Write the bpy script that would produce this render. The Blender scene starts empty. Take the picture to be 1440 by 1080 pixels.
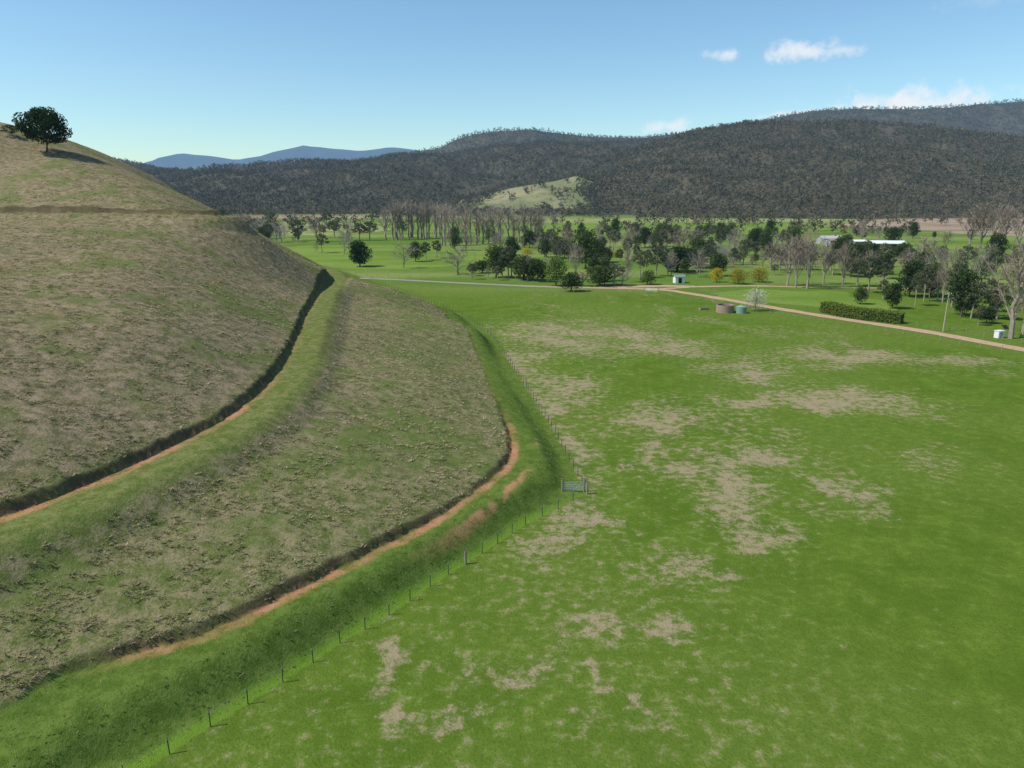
import bpy, math, random
import numpy as np
rng=np.random.default_rng(7); random.seed(7)
sc=bpy.context.scene
R=math.radians

# ------------------------------------------------------------ helpers
def smooth(a,b,x):
    t=np.clip((x-a)/(b-a),0,1); return t*t*(3-2*t)
def _hash(ix,iy,seed):
    h=(ix.astype(np.int64)*374761393+iy.astype(np.int64)*668265263+seed*1442695041)&0xffffffff
    h=((h^(h>>13))*1274126177)&0xffffffff
    return ((h^(h>>16))&0xffff)/65535.0
def vnoise(x,y,seed=0):
    ix=np.floor(x);iy=np.floor(y);fx=x-ix;fy=y-iy
    fx=fx*fx*(3-2*fx);fy=fy*fy*(3-2*fy)
    a=_hash(ix,iy,seed);b=_hash(ix+1,iy,seed);c=_hash(ix,iy+1,seed);d=_hash(ix+1,iy+1,seed)
    return (a*(1-fx)+b*fx)*(1-fy)+(c*(1-fx)+d*fx)*fy
def fbm(x,y,seed=0,o=4):
    s=0;a=.5;t=0
    for i in range(o):
        s=s+a*vnoise(x*2**i+i*17.3,y*2**i-i*9.1,seed+i);t+=a;a*=.5
    return s/t
def catmull(P,n=6):
    P=np.array(P,float);Q=np.vstack([2*P[0]-P[1],P,2*P[-1]-P[-2]]);out=[]
    for i in range(1,len(Q)-2):
        for k in range(n):
            t=k/n;a,b,c,d=Q[i-1],Q[i],Q[i+1],Q[i+2]
            out.append(.5*((2*b)+(c-a)*t+(2*a-5*b+4*c-d)*t*t+(3*b-a-3*c+d)*t**3))
    out.append(P[-1]);return np.array(out)
def pdist(x,y,P):
    """distance, side (+ = left of travel), interpolated z, arc fraction"""
    best=np.full(x.shape,1e18);side=np.zeros(x.shape);zz=np.zeros(x.shape);fr=np.zeros(x.shape)
    n=len(P)-1
    for i in range(n):
        ax,ay=P[i,0],P[i,1];bx,by=P[i+1,0]-ax,P[i+1,1]-ay;L=bx*bx+by*by
        t=np.clip(((x-ax)*bx+(y-ay)*by)/L,0,1)
        dx=x-ax-t*bx;dy=y-ay-t*by;d=dx*dx+dy*dy
        m=d<best;best=np.where(m,d,best)
        side=np.where(m,np.sign(bx*(y-ay)-by*(x-ax)),side)
        fr=np.where(m,(i+t)/n,fr)
        if P.shape[1]>2: zz=np.where(m,P[i,2]+t*(P[i+1,2]-P[i,2]),zz)
    return np.sqrt(best),side,zz,fr
def inside(x,y,P):
    r=np.zeros(x.shape,bool);n=len(P)
    for i in range(n):
        x1,y1=P[i];x2,y2=P[(i+1)%n]
        if y1==y2: continue
        c=((y1>y)!=(y2>y))&(x<(x2-x1)*(y-y1)/(y2-y1)+x1);r^=c
    return r
def link(ob,parent=None):
    sc.collection.objects.link(ob)
    if parent: ob.parent=parent
    return ob
def mkmesh(name,V,F,mats=(),mi=None,smoothf=False):
    me=bpy.data.meshes.new(name);me.from_pydata([tuple(v) for v in V],[],F)
    for m in mats: me.materials.append(m)
    if mi is not None: me.polygons.foreach_set("material_index",mi)
    if smoothf: me.polygons.foreach_set("use_smooth",[True]*len(F))
    me.update();return me

# ------------------------------------------------------------ materials
class NT:
    def __init__(s,name):
        s.m=bpy.data.materials.new(name);s.m.use_nodes=True;s.t=s.m.node_tree;s.t.nodes.clear()
        s.pos=s.n("ShaderNodeNewGeometry").outputs["Position"]
    def n(s,k): return s.t.nodes.new(k)
    def l(s,a,b):
        if isinstance(a,bpy.types.NodeSocket): s.t.links.new(a,b)
        else:
            try:b.default_value=a
            except Exception:
                b.default_value=(*a,1) if len(a)==3 else a
    def noise(s,sc_,det=4,rough=.5,vec=None,dist=0):
        k=s.n("ShaderNodeTexNoise");s.l(vec or s.pos,k.inputs["Vector"]);k.inputs["Scale"].default_value=sc_
        k.inputs["Detail"].default_value=det;k.inputs["Roughness"].default_value=rough;k.inputs["Distortion"].default_value=dist
        return k.outputs[0]
    def mp(s,x,a,b,c=0,d=1):
        k=s.n("ShaderNodeMapRange");k.interpolation_type='SMOOTHSTEP';s.l(x,k.inputs[0])
        for i,v in enumerate((a,b,c,d)): k.inputs[i+1].default_value=v
        return k.outputs[0]
    def mix(s,f,a,b,mode='MIX'):
        k=s.n("ShaderNodeMix");k.data_type='RGBA';k.blend_type=mode
        s.l(f,k.inputs[0]);s.l(a,k.inputs[6]);s.l(b,k.inputs[7]);return k.outputs[2]
    def math(s,op,a,b=0.0,c=0.0):
        k=s.n("ShaderNodeMath");k.operation=op;s.l(a,k.inputs[0]);s.l(b,k.inputs[1]);s.l(c,k.inputs[2]);return k.outputs[0]
    def attr(s,name):
        k=s.n("ShaderNodeAttribute");k.attribute_name=name;q=s.n("ShaderNodeSeparateColor");s.l(k.outputs["Color"],q.inputs[0]);return q.outputs
    def rand(s): return s.n("ShaderNodeObjectInfo").outputs["Random"]
    def scalepos(s,v):
        k=s.n("ShaderNodeVectorMath");k.operation='MULTIPLY';s.l(s.pos,k.inputs[0]);k.inputs[1].default_value=v;return k.outputs[0]
    def finish(s,col,rough=.9,bump=None,bs=.4,bd=.1,spec=.2,haze=0,trans=0,metal=0):
        if trans or (spec<=.15 and not metal):
            p=s.n("ShaderNodeBsdfDiffuse");s.l(col,p.inputs["Color"])
        else:
            p=s.n("ShaderNodeBsdfPrincipled");s.l(col,p.inputs["Base Color"]);p.inputs["Roughness"].default_value=rough
            p.inputs["Specular IOR Level"].default_value=spec;p.inputs["Metallic"].default_value=metal
        if bump is not None:
            b=s.n("ShaderNodeBump");b.inputs["Strength"].default_value=bs;b.inputs["Distance"].default_value=bd
            s.l(bump,b.inputs["Height"]);s.l(b.outputs[0],p.inputs["Normal"])
        sh=p.outputs[0]
        if trans:
            t=s.n("ShaderNodeBsdfTranslucent");s.l(col,t.inputs[0]);x=s.n("ShaderNodeMixShader");x.inputs[0].default_value=trans
            s.l(sh,x.inputs[1]);s.l(t.outputs[0],x.inputs[2]);sh=x.outputs[0]
        if haze:   # painted aerial haze: blue emission mixed into the surface by distance from world origin
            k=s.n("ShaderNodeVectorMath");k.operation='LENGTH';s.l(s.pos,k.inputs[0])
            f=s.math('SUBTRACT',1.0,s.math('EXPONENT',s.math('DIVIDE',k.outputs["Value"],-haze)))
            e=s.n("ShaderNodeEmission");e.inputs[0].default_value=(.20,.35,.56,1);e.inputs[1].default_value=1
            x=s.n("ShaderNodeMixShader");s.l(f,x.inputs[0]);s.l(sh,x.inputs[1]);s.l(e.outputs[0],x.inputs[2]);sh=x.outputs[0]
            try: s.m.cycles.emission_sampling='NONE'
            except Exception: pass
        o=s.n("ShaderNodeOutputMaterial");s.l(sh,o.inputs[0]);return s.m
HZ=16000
def simple(name,col,rough=.8,var=.25,ns=3,metal=0,spec=.3,bump=False):
    t=NT(name);n=t.noise(ns,3,.6)
    c=t.mix(n,tuple(x*(1-var) for x in col),tuple(min(1,x*(1+var)) for x in col))
    return t.finish(c,rough,bump=n if bump else None,metal=metal,spec=spec)
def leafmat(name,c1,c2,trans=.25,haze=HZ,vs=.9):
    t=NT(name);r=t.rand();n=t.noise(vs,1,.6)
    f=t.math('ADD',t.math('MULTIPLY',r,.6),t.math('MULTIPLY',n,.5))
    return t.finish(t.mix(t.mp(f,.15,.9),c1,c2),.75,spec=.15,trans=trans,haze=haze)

bark=simple("bark",(.12,.09,.065),.9,.35,4)
palebark=simple("pale_bark",(.29,.25,.20),.9,.3,2)
m_dark=leafmat("foliage_dark",(.030,.055,.016),(.08,.115,.032))
m_pine=leafmat("foliage_pine",(.014,.032,.010),(.035,.062,.02))
m_light=leafmat("foliage_light",(.09,.14,.03),(.16,.22,.05))
m_gum=leafmat("foliage_gum",(.06,.078,.035),(.135,.145,.075))
m_yel=leafmat("foliage_wattle",(.22,.21,.02),(.48,.38,.02))
m_white=leafmat("foliage_blossom",(.30,.30,.22),(.55,.52,.42))
m_hedge=leafmat("foliage_hedge",(.09,.14,.02),(.19,.23,.04))
m_twig=leafmat("twigs_grey",(.20,.175,.145),(.32,.285,.24),0)
m_twigr=leafmat("twigs_brown",(.20,.155,.12),(.35,.275,.225),0)
m_pop=leafmat("twigs_poplar",(.27,.22,.175),(.40,.33,.27),0)
m_for1=leafmat("forest_canopy",(.055,.058,.030),(.130,.120,.066),0,vs=.012)
m_for2=leafmat("forest_canopy_brown",(.085,.072,.045),(.165,.135,.085),0,vs=.012)

# ------------------------------------------------------------ terrain definition (metres)
FENCE=[(-32,15.6),(-19,32.8),(-17.6,34.9),(-16.1,36.8),(-14.6,38.8),(-13.2,40.8),(-11.9,42.9),(-10.5,44.5),(-9.1,46.3),(-7.8,48.2),(-6.5,50.3),(-5.2,52.1),(-3.9,53.8),(1.3,61.2),(7.8,68.3),(5.6,87.6),(2.3,110.5),(-1.4,134.2),(-4.8,156),(-11.8,180),(-20,198.1),(-37.2,232.1),(-52,262)]
FOOT=[(-600,-220),(-300,-80),(-60,-12)]+FENCE+[(-90,330),(-160,420),(-300,500),(-600,560)]
LOW=catmull([(-50,8,1.6),(-36,22,1.8),(-27.8,32.6,2),(-25.2,36.4,2.1),(-19.2,40.2,2.1),(-14.1,46.4,2.1),(-7.3,55.5,2),(-1.4,66.3,1.9),(1.0,75,1.7),(.3,87.4,1.5),(-2.2,105,1.3),(-5,127,1.2),(-11,156,1.2),(-25,194,1.2),(-42,228,1.2),(-66,268,1.2)])
UP=catmull([(-66,14,6.5),(-48,32,7),(-36,45.7,7.5),(-30.7,55.2,8),(-27,69.5,8.5),(-27.4,85.8,9),(-30,101,9.4),(-33.5,118,9.7),(-39.5,150,10.1),(-45.6,183,10.5),(-60,212,10.2),(-90,240,10)])
TOP=catmull([(-260,150,26.3),(-180,147,26.4),(-140,146,26.5),(-102,146,26.5),(-82.5,146,26.5),(-68,145.5,26.2),(-60.5,147,26.0),(-58,153,25.6)])
CTRL=[tuple(p) for p in UP[::6]]+[tuple(p) for p in LOW[::6]]+[tuple(p) for p in TOP[::6]]+[
 (-12,98,5.6),(-24,49,5.0),(-16,60,4.8),(-14,75,5.3),(-9,85,4.2),(-27,170,7.7),(-12,150,4.2),(-19,130,5.6),
 (-42.9,81.5,16),(-51,75.7,17),(-39.4,55.8,11.5),(-39.6,93,14),(-45,132,14),(-56.3,109,20),(-69,104,20.5),
 (-60.4,158,22.4),(-55.3,175,17.1),(-51.4,185,13.4),(-122.6,177,35.7),(-133,195,44.2),(-122,194,41),(-115,194,39.8),(-92,177,33.2),(-77,165,28.7),
 (-110,245,30),(-150,265,38),(-80,215,20),(-62,212,10.5),(-62,250,2),(-110,300,9),(-60,50,17),(-80,70,22),(-100,100,25),(-150,105,30),
 (-60,28,10),(-80,10,9),(-200,200,55),(-300,250,60),(-400,200,60),(-300,80,34),(-300,400,20),(-150,20,14),(-300,0,15)]
CTRL+=[(x,y,0) for x,y in FENCE[::2]]+[(20,60,0),(20,100,0),(10,150,0),(0,20,0),(-20,15,0),(20,200,0),(-30,260,0),(-90,330,0),(-160,420,0),(-60,-12,0),(-300,-80,0)]
C=np.array(CTRL,float)/np.array([50,50,1])
def tps(r2): return .5*r2*np.log(r2+1e-9)
d2=((C[:,None,:2]-C[None,:,:2])**2).sum(-1);n=len(C)
A=np.zeros((n+3,n+3));A[:n,:n]=tps(d2)+np.eye(n)*.004;A[:n,n]=1;A[:n,n+1:]=C[:,:2];A[n,:n]=1;A[n+1:,:n]=C[:,:2].T
W_=np.linalg.solve(A,np.concatenate([C[:,2],[0,0,0]]))
def rbf(x,y):
    o=np.empty(x.shape)
    for i in range(0,len(x),40000):
        X=np.stack([x[i:i+40000],y[i:i+40000]],1)/50
        K=tps(((X[:,None,:]-C[None,:,:2])**2).sum(-1));o[i:i+40000]=K@W_[:n]+W_[n]+X@W_[n+1:]
    return o
KEYS=("hill","dirt","bank","lush","fline","track")
def terrain(x,y):
    """height + masks"""
    x=np.asarray(x,float);y=np.asarray(y,float)
    z=np.zeros(x.shape);M={k:np.zeros(x.shape) for k in KEYS}
    box=(x<14)&(x>-600)&(y<560)&(y>-220)
    idx=np.where(box)[0];idx=idx[inside(x[idx],y[idx],FOOT)]
    if len(idx)==0: return z,M
    X=x[idx];Y=y[idx]
    fd=pdist(X,Y,np.array(FOOT))[0]
    h=np.clip(rbf(X,Y),0,80);h=h*smooth(-.5,4.8+.15*np.maximum(0,-X-60),fd)
    jag=(fbm(X/1.1,Y/1.1,3,3)-.5)*1.5+(fbm(X/6,Y/6,13,2)-.5)*1.0
    onhill=np.zeros(X.shape);dirt=onhill.copy();bank=onhill.copy();lush=onhill.copy();track=onhill.copy()
    rough=np.ones(X.shape)
    brk=fbm(X/2.2,Y/2.2,71,3)
    for P,w,bh,kind in((LOW,2.5,.14,0),(UP,3.2,.10,1),(TOP,3.2,.8,2)):
        d,sd,zt,fr=pdist(X,Y,P);s=d*sd;e=w/2;sj=s+jag*.4
        endf=smooth(0,.05,fr)*(1-smooth(.95,1,fr))
        if kind==0: endf=endf*(.25+.75*smooth(-29,-24,X+np.where(Y>60,50,0)))*(1-.9*smooth(80,92,Y))
        k=np.where(s>0,1-smooth(e,e+.4,sj),1-smooth(e,e+4.2,-s))*endf
        h=h*(1-k)+zt*k
        up=smooth(e,e+.4,sj)*np.exp(-np.maximum(0,sj-e)/4)*(s>0)*endf
        h=h+bh*up*(.2+1.6*fbm(X/3,Y/3,9,2))
        rough=rough*(1-.75*np.maximum(k,0))
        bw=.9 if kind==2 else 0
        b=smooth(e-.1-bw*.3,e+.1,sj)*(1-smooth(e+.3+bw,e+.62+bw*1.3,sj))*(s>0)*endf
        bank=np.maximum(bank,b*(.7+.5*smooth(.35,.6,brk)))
        if kind==0:
            inner=smooth(e-1.2,e-.7,sj)*(1-smooth(e,e+.25,sj))
            sec=(smooth(-2.3,-1.8,sj)*(1-smooth(-1.3,-.8,sj)))*smooth(50,62,Y)*(1-smooth(80,86,Y))*smooth(.40,.58,brk)
            vis=smooth(-27,-21,X)*(1-smooth(76,96,Y)*.9)*(.4+.6*smooth(.35,.6,brk))
            dirt=np.maximum(dirt,np.maximum(inner,sec*.8)*vis)
            onhill=smooth(e-.2,e+.5,sj)*(sd>0)
            lush=1-onhill
        if kind==1:
            inner=smooth(e-1.3,e-.7,sj)*(1-smooth(e,e+.25,sj))
            dirt=np.maximum(dirt,inner*(1.0-.75*smooth(66,88,Y))*(.4+.6*smooth(.35,.6,brk)))
            track=(1-smooth(e+.3,e+2.2,np.abs(s+.8)))
            lip=smooth(e+.6,e+.9,-sj)*(1-smooth(e+1.4,e+1.9,-sj))*(s<0)*smooth(78,92,Y)*endf
            bank=np.maximum(bank,lip*.55*smooth(.35,.6,brk))
        if kind==2: track=np.maximum(track,(1-smooth(e,e+2,d))*.3)
    h=h+rough*onhill*((fbm(X/2.0,Y/1.1,21,3)-.5)*.32+(fbm(X/14,Y/9,5,2)-.5)*.7)
    h=h+(1-onhill)*smooth(0,2,fd)*(fbm(X/1.6,Y/1.6,31,3)-.5)*.2
    h=np.maximum(h,0)*smooth(-.2,3.6,fd)*smooth(0,.6,fd)
    z[idx]=h
    for nm,v in zip(KEYS,(onhill,dirt,bank,lush,(1-smooth(.5,1.3,fd+(brk-.5)))*(1-smooth(62,72,Y)),track)): M[nm][idx]=v
    return z,M
DRY=[(10,156,14,24),(1,123,5,25),(4,104,3,13),(7,82,3,11),(9,111,5,9),(21,94,8,9),(16,80,3,8),(22,71,5,11),(29,80,5,5),(22,64,3,5),(14,53,4,4),(18,52,3,3),(5,62,4,5),(0,41,4,3),(-4,34,2,2),(7,38,1,1),(34,69,3,4),(49,104,11,6),(42,123,8,8),(66,134,14,8),(83,128,11,6),(27,156,10,11),(7,44,3,2),(6,92,2.5,25),(3,56,3,4),(-8,40,2.5,4),(35,100,6,5),(30,140,10,8)]
def dryness(x,y):
    wx=x+(fbm(x/5,y/5,90,4)-.5)*13;wy=y+(fbm(x/5,y/7,95,4)-.5)*17
    d=np.zeros(x.shape)
    for a,b,rx,ry in DRY:
        d=np.maximum(d,np.exp(-(((wx-a)/rx)**2+((wy-b)/ry)**2)*.6))
    base=.25*(1-smooth(8,30,x))*(1-smooth(60,130,y))+.14*fbm(x/25,y/25,99,2)+.45*smooth(.56,.72,fbm(x/6,y/11,119,3))*smooth(-5,5,x)*smooth(60,80,y)*(1-smooth(60,90,x))
    return np.clip(np.maximum(d*(.45+.95*fbm(x/3,y/3,97,3)),base),0,1.1)

def axis(segs):
    out=[segs[0][0]]
    for a,b,st0,st1 in segs:
        p=a
        while p<b:
            t=(p-a)/(b-a);p+=st0*(st1/st0)**t;out.append(min(p,b))
    return np.unique(np.round(out,3))
xs=axis([(-14000,-1000,2500,200),(-1000,-150,150,5),(-150,-60,4,.6),(-60,12,.26,.26),(12,60,.3,1.2),(60,130,1.3,5),(130,900,6,120),(900,14000,200,2500)])
ys=axis([(-3000,-20,600,6),(-20,26,4,.3),(26,105,.26,.26),(105,215,.28,.9),(215,500,1,15),(500,1500,15,120),(1500,16000,200,2500)])
X,Y=np.meshgrid(xs,ys);nx,ny=len(xs),len(ys);X=X.ravel();Y=Y.ravel()
Z,M=terrain(X,Y)
me=bpy.data.meshes.new("ground")
co=np.stack([X,Y,Z],1).astype(np.float32)
i=np.arange((ny-1)*(nx-1));r=i//(nx-1);c=i%(nx-1);a=r*nx+c
faces=np.stack([a,a+1,a+nx+1,a+nx],1).astype(np.int32)
me.vertices.add(len(co));me.vertices.foreach_set("co",co.ravel())
me.loops.add(faces.size);me.loops.foreach_set("vertex_index",faces.ravel())
me.polygons.add(len(faces));me.polygons.foreach_set("loop_start",np.arange(0,faces.size,4,dtype=np.int32))
me.polygons.foreach_set("use_smooth",np.ones(len(faces),bool))
me.update(calc_edges=True)
def cattr(me,name,r,g,b):
    at=me.color_attributes.new(name,'FLOAT_COLOR','POINT')
    at.data.foreach_set("color",np.stack([r,g,b,np.ones(len(r))],1).astype(np.float32).ravel())
cattr(me,"m1",M["hill"],M["dirt"],np.clip(M["bank"],0,1));cattr(me,"m2",M["lush"],dryness(X,Y),smooth(215,260,Y));cattr(me,"m3",M["fline"],M["track"],X*0)

t=NT("ground_grass")
m1=t.attr("m1");m2=t.attr("m2");m3=t.attr("m3")
nb=t.noise(.03,2);nm=t.noise(.22,4,.65);ns=t.noise(.9,5,.75);nf=t.noise(5,4,.75)
g=t.mix(t.mp(nm,.35,.65),(.085,.150,.015),(.128,.200,.026))
g=t.mix(t.mp(nb,.38,.62,0,.8),g,(.140,.198,.034))
g=t.mix(t.mp(ns,.40,.62,.5,0),g,(.075,.120,.015))
g=t.mix(t.mp(nf,.42,.72,0,.6),g,(.050,.085,.012))
dn=t.math('ADD',t.math('ADD',ns,t.math('MULTIPLY',nf,.40)),t.math('MULTIPLY',m2[1],.28))
dn=t.math('ADD',dn,t.math('MULTIPLY',t.mp(nb,.45,.65),.03))
dm=t.mp(dn,.81,1.04,0,.85)
g=t.mix(dm,g,t.mix(nf,(.23,.18,.105),(.43,.335,.23)))
# valley floor beyond the road
far=t.mix(t.mp(t.noise(.012,3,.55,t.scalepos((.5,1.4,1))),.4,.6),(.10,.170,.026),(.19,.235,.065))
far=t.mix(t.mp(nm,.4,.8,0,.45),far,(.08,.13,.025))
g=t.mix(m2[2],g,far)
# hill
hn=t.math('ADD',t.math('MULTIPLY',ns,.6),t.math('MULTIPLY',nf,.4))
h1=t.mix(t.mp(hn,.40,.60),(.095,.122,.030),(.26,.22,.12))
h2=t.mix(t.mp(hn,.40,.60),(.12,.118,.05),(.31,.235,.155))
hz=t.n("ShaderNodeSeparateXYZ");t.l(t.pos,hz.inputs[0])
hh=t.math('ADD',t.mp(hz.outputs[2],2,13),t.math('MULTIPLY',t.math('SUBTRACT',nm,.5),2.2))
hill=t.mix(t.mp(hh,.1,.9),h1,h2)
hill=t.mix(t.mp(t.noise(.09,4,.65),.48,.64,0,.7),hill,t.mix(nf,(.075,.12,.022),(.13,.17,.045)))
g=t.mix(m1[0],g,hill)
lushc=t.mix(t.mp(ns,.38,.62),(.07,.120,.018),(.12,.175,.034))
lushc=t.mix(t.mp(nf,.5,.75,0,.5),lushc,(.20,.19,.08))
g=t.mix(m2[0],g,lushc)
trk=t.mix(t.mp(hn,.4,.62),(.085,.125,.024),(.19,.20,.07))
g=t.mix(t.math('MULTIPLY',m3[1],.9),g,trk)
g=t.mix(t.math('MULTIPLY',m3[0],.7),g,(.13,.235,.018))
dirtf=t.math('MULTIPLY',m1[1],t.mp(t.math('ADD',nf,ns),.74,1.0,0.1,1))
g=t.mix(dirtf,g,t.mix(ns,(.30,.145,.07),(.50,.27,.15)))
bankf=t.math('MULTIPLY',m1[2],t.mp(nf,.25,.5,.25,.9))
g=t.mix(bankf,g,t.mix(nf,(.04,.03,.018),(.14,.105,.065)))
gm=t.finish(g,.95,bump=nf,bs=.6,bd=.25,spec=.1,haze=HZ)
me.materials.append(gm)
link(bpy.data.objects.new("ground",me))

# ------------------------------------------------------------ roads and paddock sheets
def strip(name,pts,w,mat,z=.06,n=6,wj=.3):
    P=catmull(pts,n);V=[];F=[]
    for i,p in enumerate(P):
        q=P[min(i+1,len(P)-1)]-P[max(i-1,0)];q=q/np.linalg.norm(q);nn=np.array([-q[1],q[0]])
        ww=w/2+random.uniform(-wj,wj)
        for s in(-1,0,1):
            a=p[:2]+nn*ww*s;V.append((a[0],a[1],z+(.05 if s==0 else 0)))
        if i:
            k=3*i
            F+= [(k-3,k,k+1,k-2),(k-2,k+1,k+2,k-1)]
    F=[f[::-1] for f in F]
    return link(bpy.data.objects.new(name,mkmesh(name,V,F,[mat],smoothf=True)))
t=NT("gravel")
sx=t.n("ShaderNodeSeparateXYZ");t.l(t.pos,sx.inputs[0])
gc=t.mix(t.mp(sx.outputs[0],-10,50),(.28,.25,.215),(.45,.31,.20))
gc=t.mix(t.mp(t.noise(.8,5,.7),.35,.7),gc,t.mix(.5,gc,(.20,.17,.12)))
gravel=t.finish(gc,.95,bump=t.noise(8,3),spec=.05)
strip("gravel_road",[(-110,280),(-53,265),(-20,252),(10,241),(38,236),(50,232),(55,225),(61,215),(71,196),(82,177),(94,159),(103,139),(120,108),(150,60)],3.8,gravel)
strip("gravel_road",[(47,234),(56,238),(64,241),(83,243),(103,239),(140,236)],2.8,gravel,.05)
strip("gravel_road",[(30,238),(40,241),(52,243),(62,241)],5,gravel,.04)
def sheet(name,poly,mat,z=.03):
    P=catmull(poly+[poly[0]],6)[:-1];P=P+(np.stack([fbm(P[:,0]/9,P[:,1]/9,5,2),fbm(P[:,0]/9,P[:,1]/9,8,2)],1)-.5)*14
    return link(bpy.data.objects.new(name,mkmesh(name,[(x,y,z) for x,y in P],[tuple(range(len(P)))],[mat])))
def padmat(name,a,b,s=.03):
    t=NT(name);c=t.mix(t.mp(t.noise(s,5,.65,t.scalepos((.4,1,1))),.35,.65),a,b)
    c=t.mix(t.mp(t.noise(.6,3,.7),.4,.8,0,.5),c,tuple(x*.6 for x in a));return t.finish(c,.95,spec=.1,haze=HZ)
brown=padmat("dry_stubble",(.24,.18,.12),(.37,.28,.20));lime=padmat("lime_pasture",(.12,.19,.03),(.18,.25,.05));pale=padmat("pale_pasture",(.19,.23,.07),(.29,.29,.13))
sheet("dry_paddock",[(-560,1150),(-135,1100),(-93,1000),(-433,968)],brown)
sheet("dry_paddock",[(330,764),(560,1000),(700,894),(402,560),(363,639)],brown)
sheet("green_paddock",[(-120,330),(-60,300),(-24,318),(-8,365),(-60,430),(-130,440)],lime)
sheet("green_paddock",[(60,212),(66,226),(80,232),(100,226),(106,205),(97,186),(86,196)],lime,.035)
sheet("green_paddock",[(-90,620),(60,560),(240,600),(300,760),(60,800),(-80,760)],lime,.033)
sheet("pale_paddock",[(130,400),(230,380),(300,440),(240,520),(150,500)],lime,.034)
sheet("pale_paddock",[(-40,820),(300,830),(420,940),(-20,960)],pale,.031)
sheet("pale_paddock",[(-420,640),(-180,560),(-110,640),(-190,820),(-400,860)],pale,.032)

# ------------------------------------------------------------ tree builders
class Bld:
    def __init__(s): s.V=[];s.F=[];s.M=[]
    def tube(s,p0,p1,r0,r1,m=0,k=5):
        p0=np.array(p0,float);p1=np.array(p1,float);d=p1-p0;d/=np.linalg.norm(d)+1e-9
        u=np.cross(d,[0,0,1] if abs(d[2])<.9 else [1,0,0]);u/=np.linalg.norm(u);v=np.cross(u,d)*-1;b=len(s.V)
        for p,r in((p0,r0),(p1,r1)):
            for i in range(k):
                a=2*math.pi*i/k;s.V.append(p+r*(math.cos(a)*u+math.sin(a)*v))
        for i in range(k): s.F.append((b+i,b+(i+1)%k,b+k+(i+1)%k,b+k+i));s.M.append(m)
    def leaf(s,p,sz,m=1,nrm=None):
        u=rng.normal(size=3);u/=np.linalg.norm(u);w=rng.normal(size=3)
        if nrm is not None: w=w*.6+nrm
        v=np.cross(u,w);v/=np.linalg.norm(v)+1e-9;b=len(s.V)
        a=sz*rng.uniform(.6,1.2);c=sz*rng.uniform(.35,.8)
        s.V+=[p-u*a-v*c*.3,p+v*c-u*a*.2,p+u*a+v*c*.2,p-v*c+u*a*.3];s.F.append((b,b+1,b+2,b+3));s.M.append(m)
    def box(s,c,d,m=0,rz=0):
        b=len(s.V);cz,sn=math.cos(rz),math.sin(rz)
        for i in(-1,1):
            for j in(-1,1):
                for k in(-1,1):
                    x=i*d[0]/2;y=j*d[1]/2;s.V.append((c[0]+x*cz-y*sn,c[1]+x*sn+y*cz,c[2]+k*d[2]/2))
        for f in((0,1,3,2),(4,6,7,5),(0,4,5,1),(2,3,7,6),(0,2,6,4),(1,5,7,3)): s.F.append(tuple(b+q for q in f));s.M.append(m)
    def mesh(s,name,mats,sm=False): return mkmesh(name,s.V,s.F,mats,s.M,sm)
def leafy(name,mat,W=7,tf=.25,nb=16,nl=110,ls=.3,br=(.16,.3),H=10,bk=bark,cone=0,flat=.8):
    b=Bld();lean=rng.normal(size=2)*.25
    top=np.array([lean[0],lean[1],H*max(tf,.2)+H*.1]);b.tube((0,0,-.3),top*.5,.28,.2,0,7);b.tube(top*.5,top,.2,.15,0,6)
    b.tube(top,(lean[0]*1.5,lean[1]*1.5,H*.8),.15,.04)
    for i in range(nb):
        f=(i+.5)/nb;zc=H*(tf+.12)+(H*(.86-tf-.1))*f**.9
        prof=math.sin(math.pi*min(1,.18+.8*f))**.6 if not cone else (1-.8*f)
        a=i*2.4+rng.uniform(-.5,.5);rr=W/2*.72*prof*rng.uniform(.45,1)
        cpos=np.array([math.cos(a)*rr,math.sin(a)*rr,zc]);R_=W*rng.uniform(*br)
        st=np.array([lean[0],lean[1],min(zc*.7,H*.6)]);b.tube(st,cpos,.1,.03,0,4)
        n_=int(nl*rng.uniform(.7,1.3))
        for _ in range(n_):
            d=rng.normal(size=3);d/=np.linalg.norm(d);q=rng.uniform(.35,1.08)**.6
            p=cpos+d*R_*q*np.array([1,1,flat])
            if p[2]<H*tf*.6: continue
            b.leaf(p,ls,1,d*1.2)
    return b.mesh(name,[bk,mat])
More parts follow.
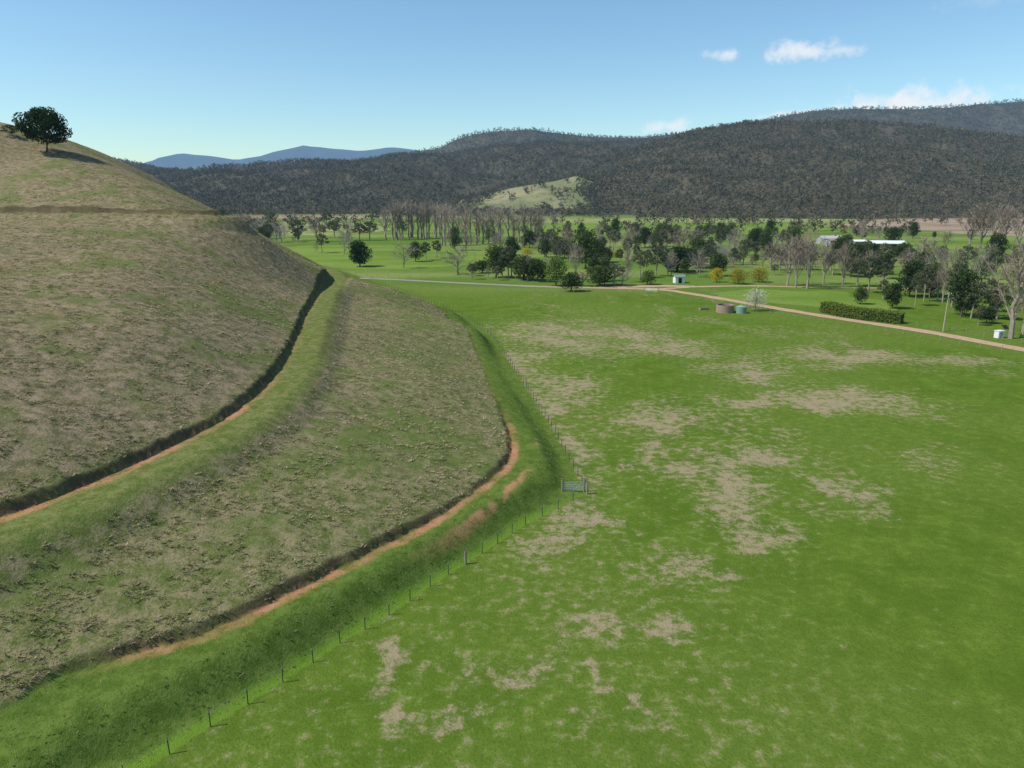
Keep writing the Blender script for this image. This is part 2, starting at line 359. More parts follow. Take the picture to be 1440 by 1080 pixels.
def bare(name,mat,W=5,H=10,tf=.12,nbr=22,up=1.6,sub=6,tw=5,bk=palebark,leaves=0,th=1):
    b=Bld();nseg=6;pts=[np.array([0,0,-.3])];
    for i in range(nseg): pts.append(np.array([rng.normal()*.12,rng.normal()*.12,H*.92*(i+1)/nseg]))
    for i in range(nseg): b.tube(pts[i],pts[i+1],.2*(1-i/nseg)+.03,.2*(1-(i+1)/nseg)+.03,0,6)
    for i in range(nbr):
        f=(i+.5)/nbr;z0=H*(tf+(.8-tf)*f);a=rng.uniform(0,6.28);L=W/2*(1.1-.75*f)*rng.uniform(.7,1.15)
        d=np.array([math.cos(a),math.sin(a),up*rng.uniform(.7,1.3)]);d/=np.linalg.norm(d)
        L=L/max(.25,math.hypot(d[0],d[1]));L=min(L,H-z0+.3)
        p0=np.array([0,0,z0]);p1=p0+d*L;b.tube(p0,p1,.07,.02,0,3)
        for j in range(sub):
            g=rng.uniform(.25,1);q0=p0+d*L*g;e=d+rng.normal(size=3)*.45;e/=np.linalg.norm(e);l2=L*.38*rng.uniform(.6,1.2);q1=q0+e*l2
            b.tube(q0,q1,.028*th,.012*th,1,3)
            for k in range(tw):
                r0=q0+e*l2*rng.uniform(.2,1);x=e+rng.normal(size=3)*.55;x/=np.linalg.norm(x);b.tube(r0,r0+x*l2*.6,.014*th,.008*th,1,3)
                if leaves and rng.random()<leaves: b.leaf(r0+x*l2*.5,.16,2)
    return b.mesh(name,[bk,mat,m_gum])
PROT={
 'C':[leafy("pine_crown",m_pine,9,.06,26,120,.3,(.16,.24)) for _ in range(2)],
 'D':[leafy("dark_crown",m_dark,8,.1,20,110,.3) for _ in range(4)],
 'L':[leafy("light_crown",m_light,8,.08,20,110,.28) for _ in range(2)],
 'G':[leafy("gum_crown",m_gum,7.5,.3,15,75,.27,(.10,.19),bk=palebark,flat=.6) for _ in range(5)],
 'B':[bare("bare_crown",m_twig,8,nbr=26,up=.9,th=1.2) for _ in range(2)],
 'R':[bare("bare_brown_crown",m_twigr,4.5,nbr=26,up=1.7,leaves=.08,th=1.2) for _ in range(3)],
 'P':[bare("poplar_crown",m_pop,3.2,nbr=18,up=2.6,tf=.22,sub=4,tw=3,th=.9) for _ in range(4)],
 'W':[leafy("blossom_crown",m_white,10,.12,20,70,.22,bk=palebark) for _ in range(1)],
 'Y':[leafy("wattle_crown",m_yel,11,.02,18,100,.32) for _ in range(2)]}
PW={'C':9,'D':8.5,'L':8.5,'G':8,'B':8,'R':5,'P':3.4,'W':10.5,'Y':12}
NM={'C':'pine_tree','D':'broadleaf_tree','L':'green_oak_tree','G':'gum_tree','B':'bare_tree','R':'leafless_tree','P':'poplar_tree','W':'blossom_tree','Y':'wattle_bush'}
def plant(x,y,h,w,k,z=0):
    me=PROT[k][random.randrange(len(PROT[k]))];ob=bpy.data.objects.new(NM[k],me)
    ob.location=(x,y,z-.05);s=h/10*1.05;sw=w/PW[k]*1.18;sw=min(max(sw,s*.5),s*2.2)
    ob.scale=(sw,sw,s);ob.rotation_euler=(0,0,random.uniform(0,6.28));link(ob)
T="""-66 311 11 10C,19 229 6 7D,47 247 5 6L,-6 269 12 9D,4 260 9 10D,9 256 8 8D,15 243 10 8L,31 302 16 13D,30 243 7 10D,35 243 8 8G,38 245 6 6B,-21 279 11 12B,-46 305 11 9B,-45 335 9 7D,-41 342 9 7G,-37 354 9 7G,-26 405 12 10B,-12 285 5 7D,-15 274 5 5G,29 385 14 8R,20 376 14 8G,14 376 10 7B,61 376 15 7R,57 405 12 10G,80 405 11 7G,
107 296 13 8R,94 243 17 7R,95 238 18 6R,98 236 19 8R,108 247 16 6R,111 239 15 6R,132 296 9 6R,118 243 10 7G,113 225 12 8G,124 238 9 6G,104 193 7 5D,99 201 5 4D,111 212 6 4G,113 198 10 4G,120 206 11 5G,131 220 7 4G,122 196 13 5G,129 204 9 4G,156 238 12 6B,166 247 13 6G,115 170 4 4D,111 167 5 3G,108 151 21 10R,114 156 19 8R,65 189 6 7W,73 254 5 5Y,79 249 5 7Y,88 254 5 7Y,52 358 3 8Y,66 358 3 7Y,8 380 3 8Y,169 296 14 9R,146 247 13 6B,239 453 11 11D,177 321 8 7G,244 405 11 6R,264 416 24 13R,
270 416 27 13R,285 428 26 13R,300 440 25 13R,292 416 26 14R,216 446 17 6R,193 416 8 7D,-154 481 13 14B,-176 513 15 14B,-207 569 16 17R,-147 497 14 13G,-130 481 16 11R,-130 530 13 14G,-113 497 14 12B,-105 497 12 12G,-98 497 13 12G,-251 666 15 16B,-378 948 13 19D,-281 846 13 20G,-232 764 13 18B,-32 405 13 6D,-185 728 14 14G,-6 321 7 10D,24 243 5 5R,14 282 6 6B,1 342 9 7G,124 296 9 6G,114 446 11 10B,
152 416 10 8B,172 446 10 9G,150 446 10 8D,77 358 17 11G,83 350 16 12R,93 367 13 9G,67 290 10 15C,79 305 7 9D,103 358 18 9G,89 321 10 8G,101 328 10 8B,119 367 9 8G,117 346 9 8G"""
for tk in T.replace("\n","").split(","):
    tk=tk.strip();k=tk[-1];x,y,h,w=map(float,tk[:-1].split());plant(x,y,h,w,k)
for i in range(15):
    f=i/14;plant(-85+33*f+rng.normal()*.8,497+33*f+rng.normal(),24.5+rng.normal()*1.8,9,'P')
for i in range(6):
    f=i/5;plant(-92+42*f+rng.normal(),518+33*f+rng.normal(),23+rng.normal()*1.5,9,'P')
for i in range(19):
    f=i/18;plant(-43+61*f+rng.normal()*.8,440+57*f+rng.normal(),21.5+rng.normal()*2.4,8.5,'P')
for i in range(8):
    f=i/7;plant(-40+70*f+rng.normal()*1.5,466+55*f+rng.normal(),20+rng.normal()*2.2,8.5,'P')
# lone tree on the hill crest
zt=float(terrain([-121.],[194.])[0][0])
me=leafy("hill_crown",m_pine,14.5,.16,40,150,.3,(.08,.15),H=10.5);ob=bpy.data.objects.new("spreading_tree",me);ob.location=(-121,194,zt-.1);ob.scale=(1.05,1.05,1.08);link(ob)
zt=float(terrain([-131.],[197.])[0][0]);plant(-133,199,4,5,'G',zt)

# ------------------------------------------------------------ instanced masses
def hidden_coll(name,meshes):
    c=bpy.data.collections.new(name)
    for i,m in enumerate(meshes):
        o=bpy.data.objects.new("%s_part_%02d"%(name,i),m);c.objects.link(o)
    return c
def instancer(name,P,scl,coll,nvar,sz=None):
    n=len(P);me=bpy.data.meshes.new(name);me.vertices.add(n);me.vertices.foreach_set("co",np.asarray(P,np.float32).ravel())
    a=me.attributes.new("scl",'FLOAT_VECTOR','POINT')
    S=np.stack([scl,scl,scl if sz is None else sz],1);a.data.foreach_set("vector",S.astype(np.float32).ravel())
    a=me.attributes.new("rz",'FLOAT_VECTOR','POINT');rr=np.zeros((n,3));rr[:,2]=rng.uniform(0,6.28,n);a.data.foreach_set("vector",rr.astype(np.float32).ravel())
    a=me.attributes.new("idx",'INT','POINT');a.data.foreach_set("value",rng.integers(0,nvar,n).astype(np.int32))
    ob=link(bpy.data.objects.new(name,me))
    ng=bpy.data.node_groups.new(name+"_gn",'GeometryNodeTree')
    ng.interface.new_socket("Geometry",in_out='INPUT',socket_type='NodeSocketGeometry');ng.interface.new_socket("Geometry",in_out='OUTPUT',socket_type='NodeSocketGeometry')
    N=ng.nodes.new;L=ng.links.new
    gi=N("NodeGroupInput");go=N("NodeGroupOutput");ip=N("GeometryNodeInstanceOnPoints");ci=N("GeometryNodeCollectionInfo")
    ci.inputs["Collection"].default_value=coll;ci.inputs["Separate Children"].default_value=True;ci.inputs["Reset Children"].default_value=True
    def na(nm,ty):
        k=N("GeometryNodeInputNamedAttribute");k.data_type=ty;k.inputs["Name"].default_value=nm;return k.outputs[0]
    L(gi.outputs[0],ip.inputs["Points"]);L(ci.outputs[0],ip.inputs["Instance"]);ip.inputs["Pick Instance"].default_value=True
    L(na("idx",'INT'),ip.inputs["Instance Index"]);L(na("scl",'FLOAT_VECTOR'),ip.inputs["Scale"])
    e=N("FunctionNodeEulerToRotation");L(na("rz",'FLOAT_VECTOR'),e.inputs[0]);L(e.outputs[0],ip.inputs["Rotation"])
    L(ip.outputs[0],go.inputs[0])
    md=ob.modifiers.new("scatter",'NODES');md.node_group=ng
    return ob
# forest canopy prototypes (about 13 m tall)
def forest_tree(mat,nl=40,H=13,W=10):
    b=Bld();b.tube((0,0,-2),(0,0,H*.6),.22,.1,0,3)
    for i in range(4):
        a=i*1.7+rng.uniform(0,1);c_=np.array([math.cos(a)*W*.24,math.sin(a)*W*.24,H*(.34+.15*i)])
        for _ in range(nl//4):
            d=rng.normal(size=3);d/=np.linalg.norm(d);b.leaf(c_+d*W*.27*rng.uniform(.6,1.1)*np.array([1,1,.8]),1.35,1,d*1.3)
    return b.mesh("forest_tree_part",[palebark,mat])
FC=hidden_coll("forest_canopy",[forest_tree(m_for1) for _ in range(4)]+[forest_tree(m_for2) for _ in range(2)])

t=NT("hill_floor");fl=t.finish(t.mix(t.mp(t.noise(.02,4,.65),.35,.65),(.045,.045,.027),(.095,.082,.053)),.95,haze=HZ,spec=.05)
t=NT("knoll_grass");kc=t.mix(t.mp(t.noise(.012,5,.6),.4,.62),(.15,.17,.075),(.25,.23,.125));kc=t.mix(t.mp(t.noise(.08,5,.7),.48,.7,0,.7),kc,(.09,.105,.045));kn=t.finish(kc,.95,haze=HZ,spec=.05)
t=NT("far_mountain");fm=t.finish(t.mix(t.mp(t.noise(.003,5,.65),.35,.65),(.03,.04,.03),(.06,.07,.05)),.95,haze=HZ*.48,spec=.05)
def hills(name,crest,yc,base,ymax,st,mat,seed,amp,sub=0,off=0):
    cx=np.array([p[0] for p in crest],float);cz=np.array([p[1] for p in crest],float)-sub
    def H(x,y):
        yb=base(x);hc=np.interp(x,cx,cz);yc_=yc+120*(fbm(x/500,x*0,seed+50,3)-.5)*2*(amp>20)
        tt=(y-yb)/(yc_-yb);sh=np.where(tt<1,smooth(-.05,1.15,np.clip(tt,0,1))*1.03,1-.45*(tt-1))
        sh=np.clip(sh,-.2,1.03);w=np.clip(4*tt*(1-tt),0,1)
        rid=1-np.abs(2*fbm(x/260+y/900,y/520,seed,4)-1)*2
        z=hc*sh+amp*w*(rid-.45)*1.6+amp*.35*w*(fbm(x/90,y/90,seed+9,3)-.5)
        z=np.maximum(z,0)*smooth(0,.06,tt)-3*(tt<=.0)
        return z,tt
    xx=np.arange(cx[0],cx[-1],st);y0=float(np.min(base(xx)))-st;yy=np.arange(y0,ymax,st)
    X,Y=np.meshgrid(xx,yy);Zh,_=H(X.ravel(),Y.ravel());Zh=Zh-.5
    nx=len(xx);ny=len(yy);i=np.arange((ny-1)*(nx-1));a=(i//(nx-1))*nx+i%(nx-1)
    F=np.stack([a,a+1,a+nx+1,a+nx],1)
    me=mkmesh(name,np.stack([X.ravel(),Y.ravel(),Zh],1),F.tolist(),[mat],smoothf=True)
    link(bpy.data.objects.new(name,me));return H,cx[0],cx[-1],y0,ymax
def forest(name,Hf,sp,s0,ycut,zmin=1,sink=0):
    H,x0,x1,y0,y1=Hf;y1=min(y1,ycut)
    nx=int((x1-x0)/sp);ny=int((y1-y0)/sp);X,Y=np.meshgrid(np.linspace(x0,x1,nx),np.linspace(y0,y1,ny))
    X=X.ravel()+rng.uniform(-.5,.5,X.size)*sp;Y=Y.ravel()+rng.uniform(-.5,.5,Y.size)*sp
    k=np.abs(X)<Y*.82+150;X=X[k];Y=Y[k];Z,tt=H(X,Y);k=(Z>zmin)&(fbm(X/60,Y/60,77,3)>.22)
    X=X[k];Y=Y[k];Z=Z[k];s=s0*rng.uniform(.65,1.2,len(X))
    return instancer(name,np.stack([X,Y,Z-sink],1),s,FC,6,s*rng.uniform(.75,1.2,len(X)))
A_=[(40,0),(115,62),(230,121),(343,158),(455,192),(567,213),(680,221),(792,222),(905,220),(1020,204),(1153,188),(1287,175),(1364,168),(1479,160),(1800,160),(2200,160)]
B_=[(-3000,230),(-2105,215),(-1607,195),(-1467,185),(-1342,161),(-1242,136),(-1113,128),(-983,130),(-827,148),(-645,176),(-464,188),(-309,200),(-206,206),(-51,224),(154,238),(358,247),(613,256),(715,263),(1100,270),(1600,260)]
C_=[(-900,200),(-580,249),(-362,276),(-252,330),(-72,360),(144,362),(360,335),(649,324),(900,350),(1222,400),(1397,440),(1718,468),(2076,468),(2359,490),(2569,512),(2923,525),(3600,520)]
D_=[(-5200,300),(-4487,400),(-4219,480),(-3999,530),(-3700,500),(-3361,445),(-2925,520),(-2488,615),(-2146,580),(-1804,555),(-1457,600),(-1029,550),(-601,500),(0,430)]
K_=[(-120,0),(-95,22),(-59,29),(0,44),(78,56),(120,66),(165,50),(195,29),(230,8),(260,0)]
hA=hills("forested_hill",A_,2000,lambda x:960+np.clip(300-x,0,400)*.5+60*(fbm(x/150,x*0,4,3)-.5)*2,2350,20,fl,11,40,11)
hB=hills("forested_hill",B_,2700,lambda x:1330-170*(1-smooth(-260,-80,x))+80*(fbm(x/250,x*0,5,3)-.5)*2,3100,28,fl,23,40,30)
hC=hills("forested_hill",C_,3800,lambda x:3000+x*0,4300,45,fl,37,30,12)
hD=hills("distant_mountain",D_,9000,lambda x:7600+x*0,9900,90,fm,41,60,0)
hK=hills("grassy_knoll",K_,1350,lambda x:1150+x*0,1480,9,kn,53,9,0)
forest("forest_trees",hA,9.6,.9,2120)
forest("forest_trees",hB,12.5,1.0,2800,sink=1)
forest("forest_trees",hC,17,1.2,3900,60,sink=4)
# scattered trees: knoll, hill foot and valley margins
pts=[]
for _ in range(2400):
    x=rng.uniform(-130,255);y=rng.uniform(1150,1450)
    dens=.05+1.25*math.exp(-((x-175)/46)**2)*(y>1170)+.9*math.exp(-((x+85)/35)**2)+.7*(y<1200)
    if fbm(np.array([x/25]),np.array([y/25]),66,2)[0]*1.0+dens*.5>.76: pts.append((x,y,float(hK[0](np.array([x]),np.array([y]))[0][0])))
def scat(n,x0,x1,yf,spread,dens=1):
    for _ in range(n):
        x=rng.uniform(x0,x1);y=yf(x)+rng.normal()*spread
        if fbm(np.array([x/50]),np.array([y/70]),88,2)[0]<dens*.62: pts.append((x,y,0))
scat(420,100,900,lambda x:955-abs(x-400)*.03,16)
scat(600,-160,130,lambda x:1095,30)
scat(520,-700,-100,lambda x:1130+x*.05,28)
scat(90,-420,-160,lambda x:800,90)
scat(80,-350,-120,lambda x:610,60)
scat(90,0,300,lambda x:600,50)
scat(90,150,500,lambda x:700,60)
scat(60,-50,300,lambda x:780,20)
pts=np.array(pts);s=rng.uniform(.45,1.0,len(pts))
instancer("distant_trees",pts,s,FC,6,s)
VC=hidden_coll("valley_tree",PROT['G'][:4]+PROT['D'][:3]+PROT['R'][:3]+PROT['B'][:2])
pts=[]
for (x,y,sx_,sy_,n_) in((60,330,45,12,24),(105,310,30,25,24),(140,270,30,25,22),(150,360,40,30,26),(190,300,40,40,26),(10,420,50,12,18),(90,420,60,22,34),(20,360,30,12,12),(-90,390,25,20,4),(130,215,12,18,12),(120,180,8,10,7),(170,450,30,15,14),(40,545,120,20,34),(250,520,60,30,22),(-190,520,40,25,34),(-160,470,20,15,12),(-250,610,60,30,30),(110,500,60,20,20),(0,264,14,6,12),(28,255,12,6,6),(60,275,14,8,8)):
    for _ in range(n_): pts.append((x+rng.normal()*sx_*.6,y+rng.normal()*sy_*.6,0))
pts=np.array(pts)
keep=~((pts[:,0]>180)&(pts[:,0]<236)&(pts[:,1]>375)&(pts[:,1]<470))&~((np.abs(pts[:,0]-59)<4)&(np.abs(pts[:,1]-251)<5));pts=pts[keep]
s=rng.uniform(.45,1.2,len(pts));instancer("valley_trees",pts,s,VC,12,s*rng.uniform(.9,1.2,len(s)))

# ------------------------------------------------------------ grass tussocks
def tuft(mat,n=14,h=.3,sp=.2):
    b=Bld()
    for _ in range(n):
        a=rng.uniform(0,6.28);r=sp*rng.uniform(0,1);p=np.array([math.cos(a)*r,math.sin(a)*r,-.03]);d=np.array([math.cos(a)*.9,math.sin(a)*.9,1])*h*rng.uniform(.5,1.1)
        w=np.array([-math.sin(a),math.cos(a),0])*.03;k=len(b.V);b.V+=[p-w,p+w,p+d];b.F.append((k,k+1,k+2));b.M.append(0)
    return b.mesh("tuft",[mat])
m_straw=leafmat("straw",(.32,.27,.15),(.54,.46,.30),.3,0,1.5);m_olive=leafmat("olive_grass",(.12,.145,.04),(.22,.22,.085),.3,0,1.5);m_grn=leafmat("green_grass",(.12,.20,.025),(.19,.28,.045),.3,0,1.5)
TC=hidden_coll("tussock",[tuft(m_straw) for _ in range(4)]+[tuft(m_olive) for _ in range(3)])
def scatter_ground(n,x0,x1,y0,y1,dec):
    x=rng.uniform(x0,x1,n);y=y0+(y1-y0)*rng.uniform(0,1,n)**dec
    z,M=terrain(x,y);return x,y,z,M
x,y,z,M=scatter_ground(120000,-110,4,32,190,1.5)
k=(M["hill"]>.6)&(M["dirt"]<.2)&(M["track"]<.5)&(fbm(x/1.6,y/1.6,61,3)>.47);x,y,z=x[k],y[k],z[k]
s=rng.uniform(.4,1.0,len(x));instancer("grass_tussocks",np.stack([x,y,z],1),s,TC,7,s*rng.uniform(.4,.75,len(x)))
GC=hidden_coll("green_tuft",[tuft(m_grn,10,.10,.16) for _ in range(3)]+[tuft(m_straw,10,.10,.16)])
x,y,z,M=scatter_ground(26000,-40,10,28,140,1.3)
k=(M["lush"]>.5)&(M["dirt"]<.2)&(M["hill"]<.5);x,y,z=x[k],y[k],z[k]
s=rng.uniform(.4,1.0,len(x));instancer("verge_grass",np.stack([x,y,z],1),s,GC,4)

# ------------------------------------------------------------ fences
steel=simple("steel_post",(.05,.05,.045),.6,.3);wood=simple("weathered_wood",(.24,.21,.17),.9,.3);wire=simple("fence_wire",(.35,.35,.34),.4,.1,metal=.6);galv=simple("galvanised_steel",(.55,.56,.56),.4,.1,metal=.5)
def fence(name,pts,sp,h,strainers=(),post=steel,pw=.035,wires=4,zoff=0):
    P=np.array(pts,float);b=Bld();pos=[]
    for i in range(len(P)-1):
        L=np.linalg.norm(P[i+1]-P[i]);n_=max(1,round(L/sp))
        for k in range(n_): pos.append(P[i]+(P[i+1]-P[i])*k/n_)
    pos.append(P[-1]);pos=np.array(pos);z=terrain(pos[:,0],pos[:,1])[0]
    for (x,y),zz in zip(pos,z):
        hh=h*random.uniform(.93,1.07);tx=random.uniform(-.06,.06)
        b.tube((x,y,zz-.2),(x+tx,y,zz+hh),pw,pw,0,4);b.tube((x+tx,y,zz+hh-.12),(x+tx,y,zz+hh+.02),pw*1.25,pw*1.25,2,4)
    for x,y in strainers:
        zz=float(terrain([x],[y])[0][0]);b.tube((x,y,zz-.3),(x,y,zz+h*1.15),.11,.10,2,8)
    for i in range(len(pos)-1):
        for w in range(wires):
            hz=h*(.2+.75*w/(wires-1));b.tube((*pos[i],z[i]+hz),(*pos[i+1],z[i+1]+hz),.0035,.0035,1,3)
    link(bpy.data.objects.new(name,b.mesh(name,[post,wire,wood])))
fence("wire_fence",FENCE,2.4,1.1,[(7.8,68.3),(-3.9,53.8),(2.3,110.5),(-4.8,156)])
fence("wire_fence",[(-38,239),(-5,230),(36,222),(56,206),(70,182),(85,159),(99,134),(115,105)],4,1.15,post=wood,pw=.06)
fence("wire_fence",[(-60,275),(-20,258),(12,248),(36,244)],5,1.15,post=wood,pw=.06)
fence("wire_fence",[(58,232),(66,218),(76,200),(86,182),(98,163),(108,142)],4,1.15,post=wood,pw=.06)
fence("wire_fence",[(64,248),(84,249),(104,246),(150,240)],5,1.2,post=wood,pw=.07)
def gate(name,x,y,rz,L=3.2):
    b=Bld();c,s=math.cos(rz),math.sin(rz)
    P=lambda u,z:(x+u*c,y+u*s,z)
    for z in(.2,.42,.64,.86,1.1): b.tube(P(0,z),P(L,z),.022,.022,0,6)
    for u in(0,L/2,L): b.tube(P(u,.18),P(u,1.12),.025,.025,0,6)
    b.tube(P(0,1.1),P(L/2,.2),.018,.018,0,6)
    b.tube(P(-.15,-.3),P(-.15,1.4),.1,.09,1,8);b.tube(P(L+.15,-.3),P(L+.15,1.4),.1,.09,1,8)
    link(bpy.data.objects.new(name,b.mesh(name,[galv,wood])))
gate("farm_gate",7.4,68.9,math.radians(182),2.0);gate("farm_gate",43,229,math.radians(-25),4)

# ------------------------------------------------------------ hedge
b=Bld();HP=catmull([(83,187.5),(86,178),(94,169.5)],8)
for i in range(len(HP)-1):
    p,q=HP[i],HP[i+1];ang=math.atan2(q[1]-p[1],q[0]-p[0]);L=np.linalg.norm(q-p)
    b.box((*((p+q)/2),1.25),(L+.3,2.1,2.3),0,ang+0.001*i)
    for _ in range(280):
        u=rng.uniform(-.2,1.2);f=rng.integers(0,3);nn=np.array([-math.sin(ang),math.cos(ang)])
        if f==0: sd,zz=rng.uniform(-1.4,1.4),2.65+rng.normal()*.22
        else: sd,zz=(1.35 if f==1 else -1.35)+rng.normal()*.16,rng.uniform(.05,2.7)
        c_=p+(q-p)*u+nn*sd;b.leaf(np.array([c_[0],c_[1],zz]),.2,1)
link(bpy.data.objects.new("hedge",b.mesh("hedge",[m_dark,m_hedge])))

# ------------------------------------------------------------ small structures
conc=simple("stained_concrete",(.30,.22,.17),.9,.3,2);plast=simple("green_tank_plastic",(.20,.30,.24),.5,.15);water=simple("tank_water",(.03,.04,.04),.1,.1)
white=simple("white_paint",(.70,.70,.68),.6,.05);cream=simple("shed_wall",(.42,.41,.38),.7,.15);roofg=simple("green_roof",(.16,.24,.17),.5,.15);roofw=simple("pale_zinc_roof",(.70,.72,.73),.4,.08);grey=simple("grey_cladding",(.33,.34,.34),.7,.15);dark=simple("dark_opening",(.02,.02,.022),.5,.1);wpole=simple("pole_timber",(.34,.30,.25),.9,.2)
def root(name,x,y,rz=0):
    e=bpy.data.objects.new(name,None);e.location=(x,y,0);e.rotation_euler=(0,0,rz);return link(e)
def part(par,name,b,mats,sm=False): return link(bpy.data.objects.new(name,b.mesh(name,mats,sm)),par)
def tank(name,x,y,r,h,mat,lid):
    e=root(name,x,y);b=Bld();K=28
    b.tube((0,0,-.1),(0,0,h),r,r,0,K);b.tube((0,0,h),(0,0,h+.001),r,r-.15,0,K);b.tube((0,0,h),(0,0,h-.5),r-.15,r-.15,0,K)
    for z in(h*.33,h*.66): b.tube((0,0,z-.03),(0,0,z+.03),r+.02,r+.02,0,K)
    part(e,"wall",b,[mat])
    b=Bld()
    if lid: b.tube((0,0,h),(0,0,h+.35),r+.04,.3,0,K);b.tube((0,0,h+.35),(0,0,h+.5),.3,.28,0,12);b.V.append((0,0,h+.5));k=len(b.V)-1;b.F+=[(k-12+i,k-12+(i+1)%12,k) for i in range(12)];b.M+=[0]*12
    else:
        for i in range(K): a=2*math.pi*i/K;b.V.append(((r-.15)*math.cos(a),(r-.15)*math.sin(a),h-.45))
        b.F.append(tuple(range(K)));b.M.append(0)
    part(e,"lid" if lid else "water",b,[mat if lid else water])
    b=Bld();b.tube((r+.1,0,0),(r+.1,0,h),.04,.04,0,8);part(e,"pipe",b,[galv])
tank("concrete_water_tank",56.5,187,2.3,2.0,conc,False);tank("green_water_tank",60.3,185.5,1.35,1.7,plast,True)
b=Bld();b.box((0,0,.3),(2.4,.8,.6),0);b.box((0,0,.61),(2.1,.5,.03),1);b.box((0,.46,.35),(2.5,.1,.62),0);e=root("water_trough",51.8,190.5,.2);part(e,"basin",b,[conc,water])
def house(name,x,y,rz,w,d,h,rh,wall,roof,wins=4,open_=False):
    e=root(name,x,y,rz);b=Bld();b.box((0,0,h/2),(w,d,h),0)
    k=len(b.V);b.V+=[(-w/2,-d/2,h),(-w/2,d/2,h),(-w/2,0,h+rh*.98),(w/2,-d/2,h),(w/2,d/2,h),(w/2,0,h+rh*.98)];b.F+=[(k,k+2,k+1),(k+3,k+4,k+5)];b.M+=[0,0]
    part(e,"walls",b,[wall])
    b=Bld();o=.4
    for sgn in(-1,1):
        k=len(b.V);y0=sgn*(d/2+o);z0=h-rh*o/(d/2)
        b.V+=[(-w/2-o,y0,z0),(w/2+o,y0,z0),(w/2+o,0,h+rh),(-w/2-o,0,h+rh),(-w/2-o,y0,z0+.12),(w/2+o,y0,z0+.12),(w/2+o,0,h+rh+.12),(-w/2-o,0,h+rh+.12)]
        b.F+=[tuple(k+q for q in f) for f in((0,1,2,3),(4,7,6,5),(0,4,5,1),(0,3,7,4),(1,5,6,2))];b.M+=[0]*5
    part(e,"roof",b,[roof])
    b=Bld()
    for i in range(wins):
        u=-w/2+w*(i+.5)/wins
        if open_: b.box((u,-d/2-.02,h*.42),(w/wins*.72,.08,h*.84),0)
        else: b.box((u,-d/2-.02,h*.55 if i!=wins//2 else h*.42),(w/wins*.35,.08,h*.35 if i!=wins//2 else h*.8),0)
    part(e,"doors" if open_ else "windows",b,[dark])
    return e
e=house("pump_house",59,252,.15,3.4,2.6,2.3,.5,white,roofg,1);
house("farm_shed",216,416,-.12,18,9,3.4,1.3,cream,roofw,4,True)
e=house("farm_house",203,462,.1,14,9,3,2,grey,simple("tile_roof",(.40,.40,.40),.6,.1),5);b=Bld();b.box((3,0,5.2),(1,1,1.6),0);part(e,"chimney",b,[conc])
house("machinery_shed",209,436,.05,7,6,3.2,.8,grey,roofw,2,True);house("hay_shed",196,441,.3,9,6,3.5,1,grey,simple("rust_roof",(.28,.22,.19),.7,.2),2,True)
e=root("solar_pump_box",106,152,.3);b=Bld();b.box((0,0,.75),(1.6,1.1,1.5),0);b.box((0,0,1.56),(1.8,1.3,.1),0);part(e,"cabinet",b,[white]);b=Bld();b.tube((1.4,0,0),(1.4,0,2.2),.05,.05,0,8);part(e,"mast",b,[galv]);b=Bld();k=len(b.V);b.V+=[(.7,-.5,1.9),(2.1,-.5,1.9),(2.1,.4,2.6),(.7,.4,2.6),(.7,-.5,1.95),(2.1,-.5,1.95),(2.1,.4,2.65),(.7,.4,2.65)];b.F+=[(0,3,2,1),(4,5,6,7),(0,1,5,4),(2,3,7,6),(1,2,6,5),(0,4,7,3)];b.M+=[0]*6;part(e,"solar_panel",b,[dark]);b=Bld();b.box((0,-.57,.7),(.7,.04,1.1),0);part(e,"door",b,[grey])
def pole(x,y,h,rz):
    e=root("power_pole",x,y,rz);b=Bld();b.tube((0,0,-.5),(0,0,h),.17,.11,0,10);part(e,"post",b,[wpole]);b=Bld();b.box((0,.15,h-.5),(2.2,.12,.14),0);b.tube((.7,.15,h-.5),(0,.12,h-1.2),.03,.03,0,5);b.tube((-.7,.15,h-.5),(0,.12,h-1.2),.03,.03,0,5);part(e,"crossarm",b,[wpole]);b=Bld()
    for u in(-1,-.35,.35,1): b.tube((u,.15,h-.43),(u,.15,h-.22),.05,.035,0,8)
    part(e,"insulators",b,[white]);b=Bld();b.tube((.28,0,h-2.3),(.28,0,h-1.5),.2,.2,0,12);part(e,"transformer",b,[grey])
pole(98,159,9,.4);pole(135,232,9,.5);pole(176,312,9,.5)

# ------------------------------------------------------------ light, sky, camera
AZ=R(-104);EL=R(51)
L=bpy.data.lights.new("sun","SUN");L.energy=4.9;L.angle=R(.5);L.color=(1,.95,.86);lo=bpy.data.objects.new("sun",L);lo.rotation_euler=(math.pi/2-EL,0,math.pi-AZ);link(lo)
w=bpy.data.worlds.new("World");sc.world=w;w.use_nodes=True;nt=w.node_tree;nt.nodes.clear();N=nt.nodes.new;K=nt.links.new
sky=N("ShaderNodeTexSky");sky.sky_type='NISHITA';sky.sun_disc=False;sky.sun_elevation=EL;sky.sun_rotation=AZ;sky.altitude=300;sky.air_density=1.1;sky.dust_density=.35;sky.ozone_density=1.8
tc=N("ShaderNodeTexCoord");sp=N("ShaderNodeSeparateXYZ");K(tc.outputs["Generated"],sp.inputs[0])
def mm(op,a,b=0.0,c=0.0):
    k=N("ShaderNodeMath");k.operation=op
    for i,v in enumerate((a,b,c)):
        if isinstance(v,(int,float)): k.inputs[i].default_value=v
        else: K(v,k.inputs[i])
    return k.outputs[0]
az=mm('ARCTAN2',sp.outputs[0],sp.outputs[1]);el=mm('ARCSINE',sp.outputs[2])
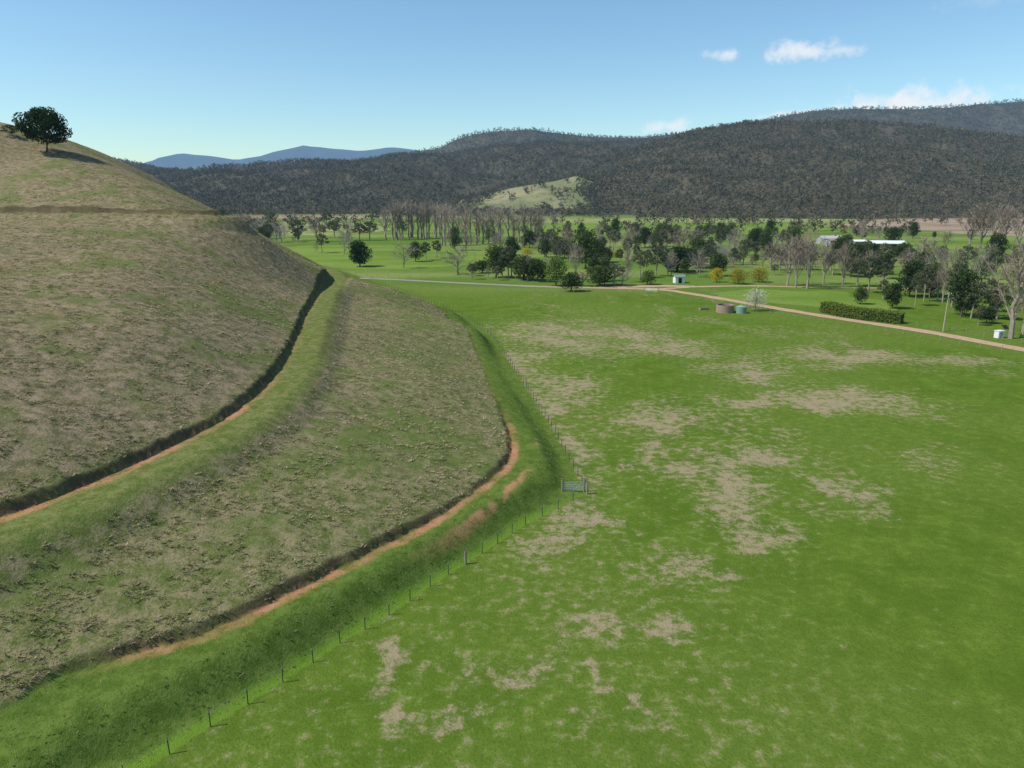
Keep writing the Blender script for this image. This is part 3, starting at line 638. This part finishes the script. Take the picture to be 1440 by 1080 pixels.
nz=N("ShaderNodeTexNoise");K(tc.outputs["Generated"],nz.inputs["Vector"]);nz.inputs["Scale"].default_value=38;nz.inputs["Detail"].default_value=6;nz.inputs["Roughness"].default_value=.62
wob=mm('MULTIPLY',mm('SUBTRACT',nz.outputs[0],.5),3.2)
tot=None
for a0,e0,ha,he,st in((.2743,.1688,.024,.0085,.75),(.3577,.166,.045,.012,.85),(.4069,.1655,.02,.008,.6),(.4879,.1015,.10,.019,.95),(.205,.086,.03,.010,.85),(.3685,.094,.05,.008,.85),(.55,.205,.06,.012,.12)):
    dx=mm('DIVIDE',mm('SUBTRACT',az,a0),ha);dy=mm('DIVIDE',mm('SUBTRACT',el,e0),he)
    d=mm('SQRT',mm('ADD',mm('MULTIPLY',dx,dx),mm('MULTIPLY',dy,dy)))
    k=N("ShaderNodeMapRange");k.interpolation_type='SMOOTHSTEP';K(mm('ADD',d,wob),k.inputs[0]);k.inputs[1].default_value=1.2;k.inputs[2].default_value=.0;k.inputs[3].default_value=0;k.inputs[4].default_value=st
    tot=k.outputs[0] if tot is None else mm('MAXIMUM',tot,k.outputs[0])
tint=N("ShaderNodeMix");tint.data_type='RGBA';tint.blend_type='MULTIPLY';tint.inputs[0].default_value=1;K(sky.outputs[0],tint.inputs[6]);tint.inputs[7].default_value=(.86,1.06,1.12,1)
mx=N("ShaderNodeMix");mx.data_type='RGBA';K(tot,mx.inputs[0]);K(tint.outputs[2],mx.inputs[6]);mx.inputs[7].default_value=(6.6,6.9,7.3,1)
bg=N("ShaderNodeBackground");K(mx.outputs[2],bg.inputs[0]);bg.inputs[1].default_value=.13
o=N("ShaderNodeOutputWorld");K(bg.outputs[0],o.inputs[0])
cam=bpy.data.cameras.new("camera");cam.sensor_width=36;cam.lens=24.95;cam.clip_end=40000;cam.clip_start=.5
co=bpy.data.objects.new("camera",cam);co.location=(0,0,30);co.rotation_euler=(R(90-14.9),0,0);link(co);sc.camera=co
sc.view_settings.view_transform='Standard';sc.view_settings.look='None';sc.view_settings.exposure=0
